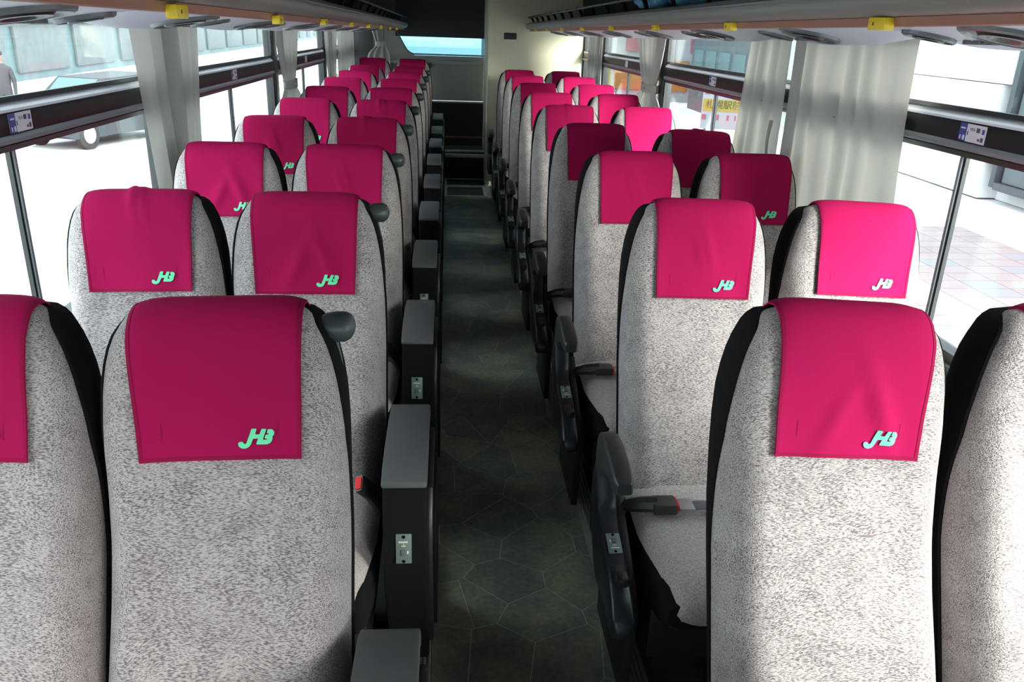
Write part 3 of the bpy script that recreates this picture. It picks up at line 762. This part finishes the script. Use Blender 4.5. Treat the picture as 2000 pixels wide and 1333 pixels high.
# ------------------------------------------------------------------ curtains
def curtain(X, s, y0, y1, folds, label, tie=None, ztop=None, zbot=.80, amp=.018, y0b=None, y1b=None, seed=0, strap=True, tiew=.42, tief=.3):
    if ztop is None: ztop = (1.632 if s < 0 else 1.649)-.0142*y1
    n, m = 90, 26; P = []; rn = random.Random(seed); ph = [rn.uniform(0, 6.28) for _ in range(4)]
    y0b = y0 if y0b is None else y0b; y1b = y1 if y1b is None else y1b
    for i in range(m):
        t = i/(m-1); z = ztop+(zbot-ztop)*t; row = []
        a0 = y0+(y0b-y0)*t; a1 = y1+(y1b-y1)*t
        if tie:
            k = math.exp(-((z-tie)/(.10 if z > tie else .07))**2)*(1-tiew)
            if z > tie: k = max(k, (1-tiew)*max(0, 1-(z-tie)/.42)**1.6)
            c = a0+(a1-a0)*tief; a0 = a0+(c-a0)*k; a1 = a1+(c-a1)*k
        else: k = 0
        for j in range(n):
            u = j/(n-1)
            uw = u+.035*math.sin(2*math.pi*u*2+ph[0])+.01*math.sin(5*t+u*9+ph[1])
            d = math.sin(2*math.pi*folds*uw+ph[2]+.5*math.sin(2*t+ph[3])); d = math.copysign(abs(d)**.75, d)
            x = X-s*(amp*d*(1+.35*math.sin(7*u+ph[1]))*(1-.25*k))
            row.append((x, a0+(a1-a0)*u, z))
        P.append(row)
    t_ = thing('curtain', label, 'curtain', (X, (y0+y1)/2, zbot), 'curtains at the windows')
    off = Vector((X, (y0+y1)/2, zbot))
    P = [[Vector(p)-off for p in r_] for r_ in P]
    o = obj('cloth', MB().grid(P), 'curtain', t_, auto=180)
    if tie and strap:
        c = y0+(y1-y0)*tief; hw = (y1-y0)*tiew/2+.012
        sp = MB(); rg = []
        for zz in (-.025, .025):
            rg.append([(-s*(-.0)+.036*math.cos(q), (c-(y0+y1)/2)+(hw)*math.sin(q)+(.5-tief)*(y1-y0)*tiew, tie-zbot+zz) for q in [2*math.pi*k/20 for k in range(20)]])
        sp.grid(rg, closed_v=True); obj('strap', sp, 'curtain', t_)
        obj('snap', MB().loft([[(-s*(.037+d), (c-(y0+y1)/2)+.007*math.cos(q), tie-zbot+.007*math.sin(q)) for q in [k*math.pi/4 for k in range(8)]] for d in (0, .004)]), 'aluminium', t_)
    return t_
cl_, cr_ = XL+.05, XR-.042
curtain(cr_, 1, 2.33, 3.19, 6, 'wide grey curtain hanging open beside the second right window rail', amp=.010, y0b=2.27, seed=3)
curtain(cr_, 1, 3.24, 3.68, 4, 'narrow grey curtain just beyond the wide one on the right', amp=.010, y1b=3.82, seed=5)
curtain(cr_, 1, 5.08, 5.90, 5, 'white curtain tied at the waist on the right, mid bus', tie=1.215, seed=8, tief=.45, amp=.010)
curtain(cr_, 1, 7.20, 7.95, 6, 'grey curtain hanging beside the beige partition on the right', seed=9, amp=.010)
curtain(cl_, -1, 2.84, 3.62, 5, 'large pale curtain nearest the camera on the left', amp=.017, seed=12, y0b=2.98, y1b=3.44, zbot=.80)
curtain(cl_, -1, 5.17, 5.95, 5, 'pale curtain tied at the waist, second on the left', tie=1.175, seed=13, tief=.42)
curtain(cl_, -1, 7.22, 7.95, 5, 'pale curtain gathered low, third on the left', tie=1.12, seed=14, tief=.4, tiew=.6, strap=False)
curtain(cl_, -1, 8.1, 9.25, 6, 'white curtain hanging straight, last on the left wall', seed=15, zbot=1.05)
curtain(cl_, -1, -1.0, .55, 9, 'unseen drawn curtain added beside the camera on the left to cut light', seed=22)  # out of view, added to darken the front left rows
curtain(cr_, 1, -1.0, .1, 7, 'unseen drawn curtain added beside the camera on the right to cut light', seed=23)  # out of view, added to hold back light from ahead of the seats
# curtain on the rear wall
rc = curtain(0, 1, -.10, .14, 3, 'small dim curtain tied against the rear wall', tie=1.32, seed=16, zbot=1.0, ztop=1.5, tief=.3, amp=.012)
rc.rotation_euler = (0, 0, math.radians(90)); rc.location = (-.74, YW-.06, 1.0)
# loose strap hanging on the right pillar
stp = thing('curtain_strap', 'loose curtain strap with snap hanging between the two right curtains', 'strap', (XR-.075, 3.205, 1.10))
mb = MB(); P = []
for i in range(12):
    t = i/11; P.append([(-.012-.012*math.sin(t*3.1), -.012-.01*math.sin(3*t)+.0, .16-.16*t), (-.012-.012*math.sin(t*3.1), .022-.02*math.sin(2.5*t), .16-.16*t)])
mb.grid(P); mb.grid([[(p[0]+.003, p[1], p[2]) for p in r_] for r_ in P]); obj('band', mb, 'curtain', stp)
obj('snap', MB().loft([[(-.014-d, .006+.006*math.cos(q), .014+.006*math.sin(q)) for q in [k*math.pi/4 for k in range(8)]] for d in (0, .005)]), 'aluminium', stp)

# ------------------------------------------------------------------ luggage racks
def rack(side, xi, s, z0, slope, y0, y1, tags, label):
    X = XL if s < 0 else XR
    t = thing('luggage_rack', label, 'luggage rack', (xi, 0, 0))
    def zz(y): return z0-slope*y
    def sweep(name, pf, m, par=t, ya=y0, yb=y1, auto=40, n=2):
        mb = MB(); mb.loft([[(s*px, y, zz(y)+pz) for px, pz in pf] for y in [ya+(yb-ya)*i/(n-1) for i in range(n)]]); return obj(name, mb, m, par, auto=auto)
    nose = [(.030-.030*math.cos(a)*1.0, .030+.030*math.sin(a)) for a in [math.radians(-90+k*15) for k in range(13)]]
    nose = [(.045, .0)]+[(.032-.032*math.cos(math.radians(a)), .030+.030*math.sin(math.radians(a))) for a in range(-90, 91, 15)]+[(.05, .060)]
    sweep('nose_profile', nose, 'nose')
    sweep('nose_ridge', [(.001, .036), (-.003, .038), (-.003, .043), (.002, .045)], 'rail_grey')
    sweep('wood_strip', [(.040, -.015), (.044, -.017), (.054, .004), (.044, .004), (.036, -.001)], 'wood')
    wdt = abs(X-xi)
    sweep('tray', [(.05, .004), (wdt, .016), (wdt, .03), (.05, .055)], 'pod_white')
    sweep('tray_back', [(wdt-.02, .02), (wdt, .02), (wdt, .33), (wdt-.06, .33)], 'dark_panel')
    # rail with hooks above the nose
    rail = MB().tube([(s*.012, y, zz(y)+.104) for y in (y0, y1-.05)], .006, 6); obj('luggage_rail', rail, 'knob', t)
    y = tags[0][0]-.6
    while y < y1-.08:
        if y > .5:
            h_ = MB(); h_.tube([(s*.012, y, zz(y)+.104), (s*.03, y+.015, zz(y)+.106), (s*.05, y+.05, zz(y)+.085), (s*.062, y+.06, zz(y)+.055)], [.009, .011, .010, .008], 6)
            b_ = obj('bracket', h_, 'black_plastic', t)
            obj('bracket_cap', MB().tube([(s*.012, y-.012, zz(y)+.106), (s*.012, y+.012, zz(y)+.106)], .0085, 8), 'knob', b_)
        y += .43
    for k, (ty, tz) in enumerate(tags):
        # service pod: convex shell hanging below the tray
        L_, c = .405, ty+.03
        def pod_pt(w, yv, off=0.0):
            v = (yv-c)/L_; e = max(0, 1-abs(v)**3.0)
            x = .058+(wdt-.10-.058)*w
            g = (w/.68)**1.15 if w < .68 else math.sqrt(max(0, 1-((w-.68)/.32)**2))
            return (s*x, yv, zz(yv)+.004-(.012+.042*e)*g-off)
        P = [[pod_pt(j/16, c+L_*(-1+2*i/24)) for j in range(17)] for i in range(25)]
        obj('service_panel', MB().grid(P), 'pod', t, auto=180)
        dw = 1/(wdt-.158)
        for (vy, vw, vr) in ((c-.10, .40, .085), (c+.17, .42, .055)):
            rg = [[pod_pt(vw+r_*dw*math.cos(q), vy+r_*math.sin(q), o_) for q in [2*math.pi*a/24 for a in range(24)]] for r_, o_ in ((vr, -.002), (vr*.98, .006), (vr*.90, .009), (vr*.80, .003))]
            vn = obj('air_vent', MB().grid(rg, closed_v=True), 'ring', t)
            dk = MB(); dk.loft([[pod_pt(vw+r_*dw*math.cos(q), vy+r_*math.sin(q), o_) for q in [2*math.pi*a/24 for a in range(24)]] for r_, o_ in ((vr*.83, .0), (vr*.80, .004), (vr*.62, .003), (vr*.56, .010), (vr*.40, .010), (vr*.3, .003))])
            obj('vent_disc', dk, 'vent', vn)
        for q_ in range(3):
            lp = pod_pt(.52, c+.02+.035*q_, .003)
            obj('call_button', MB().box(lp[0]-.010, lp[0]+.010, lp[1]-.012, lp[1]+.012, lp[2]-.003, lp[2]+.006, .002), 'ring', t)
        # yellow seat number tag clipped to the strip
        tg = obj('seat_tag', MB().box(-.010, .010, -.031, .031, -.010, .012, .003), 'yellow', t, (s*.030-(xi-xi), ty, tz))
        mk = MB(); mk.box(-.0112, -.0100, .008, .0115, -.002, .004)
        mm_ = mk.mesh('mark', 'yellow_mark', smooth=False); mo = put('mark', mm_, tg)
        if s < 0: mo.rotation_euler = (0, 0, math.pi)
    return t
TL = [(1.484, 1.583), (2.341, 1.570), (3.20, 1.562), (4.10, 1.550), (4.986, 1.537), (5.90, 1.523), (6.85, 1.508), (7.75, 1.495)]
TR = [(1.548, 1.603), (2.40, 1.592), (3.28, 1.581), (4.18, 1.571), (5.10, 1.560), (6.00, 1.550), (6.92, 1.538), (7.80, 1.526)]
rack('left', -.42, -1, 1.620, .0142, .2, YW-.15, TL, 'long luggage rack above the left windows with yellow tags beneath')
rack('right', .75, 1, 1.637, .0138, .2, 8.44, TR, 'long luggage rack above the right windows with yellow tags beneath')
# blue cloth bundle on the right rack
def bundle(x, y, z, sx, sy, sz, seed, label):
    bm = bmesh.new(); bmesh.ops.create_icosphere(bm, subdivisions=3, radius=1); rn = random.Random(seed); ph = [rn.uniform(0, 6) for _ in range(6)]
    for v in bm.verts:
        c = v.co; k = 1+.12*math.sin(5*c.x+ph[0])*math.sin(4*c.y+ph[1])+.07*math.sin(9*c.y+6*c.z+ph[2])
        v.co = Vector((c.x*sx*k, c.y*sy*k, max(-.75, c.z*k)*sz+.75*sz))
    me = bpy.data.meshes.new('cloth_bundle'); bm.to_mesh(me); bm.free(); me.materials.append(MATS['blue_cloth'])
    me.polygons.foreach_set('use_smooth', [True]*len(me.polygons))
    tag(put('cloth_bundle', me, None, (x, y, z)), label, 'cloth', 'blue cloths on the right rack')
bundle(.90, 3.85, 1.660, .08, .17, .045, 1, 'crumpled blue cloth on the right rack, farther of two')
bundle(.95, 3.35, 1.665, .10, .16, .05, 2, 'crumpled blue cloth on the right rack, nearer of two')

# ------------------------------------------------------------------ outside
struct(obj('ground', MB().box(-60, 60, -30, 90, GZ-.2, GZ), 'pavement', smooth=False))
# left: glazed building across the street
bl = thing('glass_building', 'pale glass-fronted building with white columns across the street on the left', 'building', (-16, 30, GZ))
obj('wall', MB().box(-1.2, 0, -12, 85, 0, 14), 'out_cyan', bl, smooth=False)
obj('end_wall', MB().box(-.6, .4, -16, -8.6, 0, 12), 'out_white', bl, smooth=False)
for k in range(26): 
    obj('column', MB().box(0, .35, -7+3.4*k, -6.6+3.4*k, 2.6, 12, .03), 'out_white', bl)
obj('fascia', MB().box(0, .5, -8.6, 85, 2.2, 2.6, .03), 'out_white', bl)
for k in range(17): obj('shop_window', MB().box(.0, .12, -7+5.2*k, -2.6+5.2*k, .3, 2.0, .02), 'out_grey', bl)
for k, (a, b) in enumerate(((-4.7, -4.2), (-3.6, -2.6))): obj('poster', MB().box(.12, .16, a, b, .6, 2.0), 'out_white', bl, smooth=False)
# right: stone faced building with glazing
br = thing('stone_building', 'white stone-clad building beside the pavement on the right', 'building', (9.0, 8, -.98))
obj('plinth', MB().box(.35, 3, -8.0, 10.0, 0, 12), 'stone', br, smooth=False)
rn = random.Random(4)
for i in range(7):
    for j in range(7):
        y0 = 5.3+i*1.18-(.55 if j % 2 else 0); z0 = .02+j*.62
        if y0 < 5.1: y0 = 5.12
        obj('stone_panel', MB().box(.0+rn.uniform(0, .01), .35, y0, 5.3+(i+1)*1.18-(.55 if j % 2 else 0)-.015, z0, z0+.605, .004), 'stone', br, smooth=False)
wn_ = obj('display_window', MB().box(.18, .30, -2.5, 5.0, .35, 7.5), 'out_glass', br, smooth=False)
obj('window_frame', MB().box(.02, .30, 4.98, 5.10, .25, 7.6, .01), 'out_frame', br)
obj('window_frame', MB().box(.02, .30, -2.5, 4.98, .22, .34, .01), 'out_frame', br)
obj('inner_wall', MB().box(.10, .18, 3.9, 4.9, .35, 7.5, .01), 'out_grey', br, smooth=False)
# pavement with paving bands
pv = sempty('pavement', (3.0, 0, GZ))
obj('slab', MB().box(0, 9, -10, 16, 0, .11), 'stone', pv, smooth=False)
rn = random.Random(9)
k = 0
for i in range(10):
    for j in range(24):
        x0 = .25+i*.42; y0 = 4.0+j*.30
        if 4 <= i <= 4: continue
        obj('paving_tile', MB().box(x0, x0+.41, y0, y0+.29, .11, .118), 'tile_grey' if rn.random() < .14 else 'tile_pink', pv, smooth=False); k += 1
# station sign seen through the right windows
sg = thing('street_sign', 'white street sign with yellow banner reading a station name, outside right windows', 'sign', (6.62, 19.6, GZ))
obj('board', MB().box(-.62, .85, 0, .05, .45, 1.45, .01), 'out_white', sg)
obj('yellow_banner', MB().box(-.60, .80, -.01, .0, .86, 1.13), 'sign_yellow', sg, smooth=False)
for ph_ in (-.5, .7): obj('post', MB().box(ph_-.03, ph_+.03, .05, .11, 0, 1.45), 'out_frame', sg, smooth=False)
for a, b in ((-.60, -.50), (-.26, -.20), (-.02, .03), (.16, .19), (.32, .5)): obj('red_block', MB().box(a, b, -.01, 0, .66, .78), 'sign_red', sg, smooth=False)
obj('red_block', MB().box(-.58, -.46, -.01, 0, 1.24, 1.32), 'sign_red', sg, smooth=False)
tm = put('lettering', text_mesh('札幌駅前', .205, 'sign_text', .002), sg, (-.13, -.014, 1.0)); tm.rotation_euler = (math.pi/2, 0, 0)
sg.rotation_euler = (0, 0, math.radians(-18))
# orange shop front farther along
sh = thing('shop_front', 'orange and yellow shop front with red pillars far down the street', 'shop', (5.2, 33, GZ), rz=math.radians(-14))
obj('wall', MB().box(-4, 5, 0, 2, 0, 9), 'out_white', sh, smooth=False)
for a in (-3.2, -1.0, 1.6, 4.0): obj('red_pillar', MB().box(a, a+.5, -.2, 0, 1.8, 5.0, .02), 'sign_red', sh)
for a, b, m_ in ((-3.4, -2.0, 'sign_yellow'), (-1.9, -.6, 'orange'), (-.5, 1.1, 'sign_yellow'), (1.2, 4.0, 'orange')): obj('shop_panel', MB().box(a, b, -.12, 0, .4, 1.5, .02), m_, sh)
# grey tower block seen in the upper right windows
tb = thing('office_block', 'pale grey office block behind the street sign on the right', 'building', (8.6, 24.0, GZ))
obj('wall', MB().box(0, 6, 0, 6, 0, 12), 'out_grey', tb, smooth=False)
for i in range(4):
    for j in range(6): obj('window', MB().box(-.05, .02, .4+i*1.4, 1.4+i*1.4, 1.0+j*1.6, 2.0+j*1.6, .01), 'out_glass', tb)
# parked dark car
def car(x, y, rz, label):
    t = thing('car', label, 'car', (x, y, GZ), rz=rz)
    prof_ = [(-2.1, .35), (-2.12, .75), (-2.0, .98), (-1.1, 1.06), (-.55, 1.45), (1.35, 1.50), (2.0, 1.10), (2.1, .95), (2.12, .4), (1.8, .25), (-1.8, .25)]
    rings = []
    for yy_, k in ((-.84, .93), (-.80, 1), (0, 1.0), (.80, 1), (.84, .93)):
        rings.append([(a, yy_*(1 if z < 1.08 else .86), .25+(z-.25)*(k if z > .3 else 1)) for a, z in prof_])
    obj('body', MB().loft(rings), 'car_paint', t, auto=30)
    for sy in (-1, 1):
        obj('side_window', MB().prism([(-.95, 1.09), (-.5, 1.38), (1.2, 1.42), (1.6, 1.12)], sy*.73, sy*.80, axis='y'), 'out_glass', t, smooth=False)
        for cx in (-1.35, 1.35):
            w = MB().loft([[(cx+r_*math.cos(q), sy*yw, .32+r_*math.sin(q)) for q in [k*math.pi/10 for k in range(20)]] for r_, yw in ((.30, .66), (.33, .70), (.33, .84), (.29, .86))])
            wo = obj('wheel', w, 'tyre', t)
            obj('hubcap', MB().loft([[(cx+r_*math.cos(q), sy*yw, .32+r_*math.sin(q)) for q in [k*math.pi/8 for k in range(16)]] for r_, yw in ((.20, .86), (.18, .88))]), 'out_white', wo)
    obj('windscreen', MB().prism([(-1.12, 1.07), (-.60, 1.43), (-.56, 1.43), (-1.06, 1.07)], -.62, .62, axis='y'), 'out_glass', t, smooth=False)
    obj('number_plate', MB().box(-2.15, -2.11, -.2, .2, .45, .62), 'sign_yellow', t, smooth=False)
    for sy in (-1, 1): obj('head_lamp', MB().box(-2.13, -2.02, sy*.66-.14, sy*.66+.14, .68, .82, .02), 'out_white', t)
    obj('red_badge', MB().box(-2.15, -2.10, .45, .65, .60, .72), 'sign_red', t, smooth=False)
    t.scale = (.80, .80, .92)
    obj('bumper', MB().box(-2.16, -1.9, -.78, .78, .36, .44, .02), 'out_white', t)
    return t
car(-7.4, 18.7, math.radians(68), 'dark estate car with yellow number plate seen through the left window')

# pedestrian: one skinned body
def person(x, y, rz, label):
    t = thing('person', label, 'person', (x, y, GZ), rz=rz)
    V = [(0, 0, .95), (0, 0, 1.15), (0, .0, 1.38), (0, .0, 1.50), (0, -.01, 1.60), (0, -.01, 1.70),
         (.18, 0, 1.38), (.23, .02, 1.12), (.22, -.06, .88), (.215, -.08, .80), (-.18, 0, 1.38), (-.23, .02, 1.12), (-.22, -.06, .88), (-.215, -.08, .80),
         (.10, 0, .90), (.11, -.06, .50), (.11, .06, .08), (.11, -.10, .03), (-.10, 0, .90), (-.11, .05, .50), (-.11, .16, .10), (-.11, .02, .03)]
    E_ = [(0, 1), (1, 2), (2, 3), (3, 4), (4, 5), (2, 6), (6, 7), (7, 8), (8, 9), (2, 10), (10, 11), (11, 12), (12, 13), (0, 14), (14, 15), (15, 16), (16, 17), (0, 18), (18, 19), (19, 20), (20, 21)]
    Rr = [.15, .15, .16, .055, .085, .075, .075, .055, .04, .035, .075, .055, .04, .035, .10, .07, .045, .04, .10, .07, .045, .04]
    me = bpy.data.meshes.new('body'); me.from_pydata(V, E_, []); o = bpy.data.objects.new('body', me); COL.objects.link(o)
    o.modifiers.new('s', 'SKIN'); o.modifiers.new('u', 'SUBSURF').levels = 1
    for i, sv in enumerate(me.skin_vertices[0].data): sv.radius = (Rr[i], Rr[i]*.85); sv.use_root = (i == 0)
    dg = bpy.context.evaluated_depsgraph_get(); m2 = bpy.data.meshes.new_from_object(o.evaluated_get(dg)); bpy.data.objects.remove(o)
    m2.materials.clear(); m2.materials.append(MATS['coat']); m2.materials.append(MATS['skin'])
    for p in m2.polygons:
        z = p.center.z; p.use_smooth = True
        if z > 1.50 or (z < .84 and abs(p.center.x) > .18 and z > .7): p.material_index = 1
    put('body', m2, t)
    hr = MB(); bm = bmesh.new(); bmesh.ops.create_uvsphere(bm, u_segments=14, v_segments=9, radius=.098)
    for v in bm.verts: v.co = Vector((v.co.x, v.co.y*1.1+.02, max(v.co.z, -.03)+1.70))
    bm.verts.index_update(); hr.add([v.co[:] for v in bm.verts], [[v.index for v in f.verts] for f in bm.faces]); bm.free()
    obj('hair', hr, 'hair', t)
person(-9.6, 19.3, .4, 'pedestrian in a dark coat outside the left window')
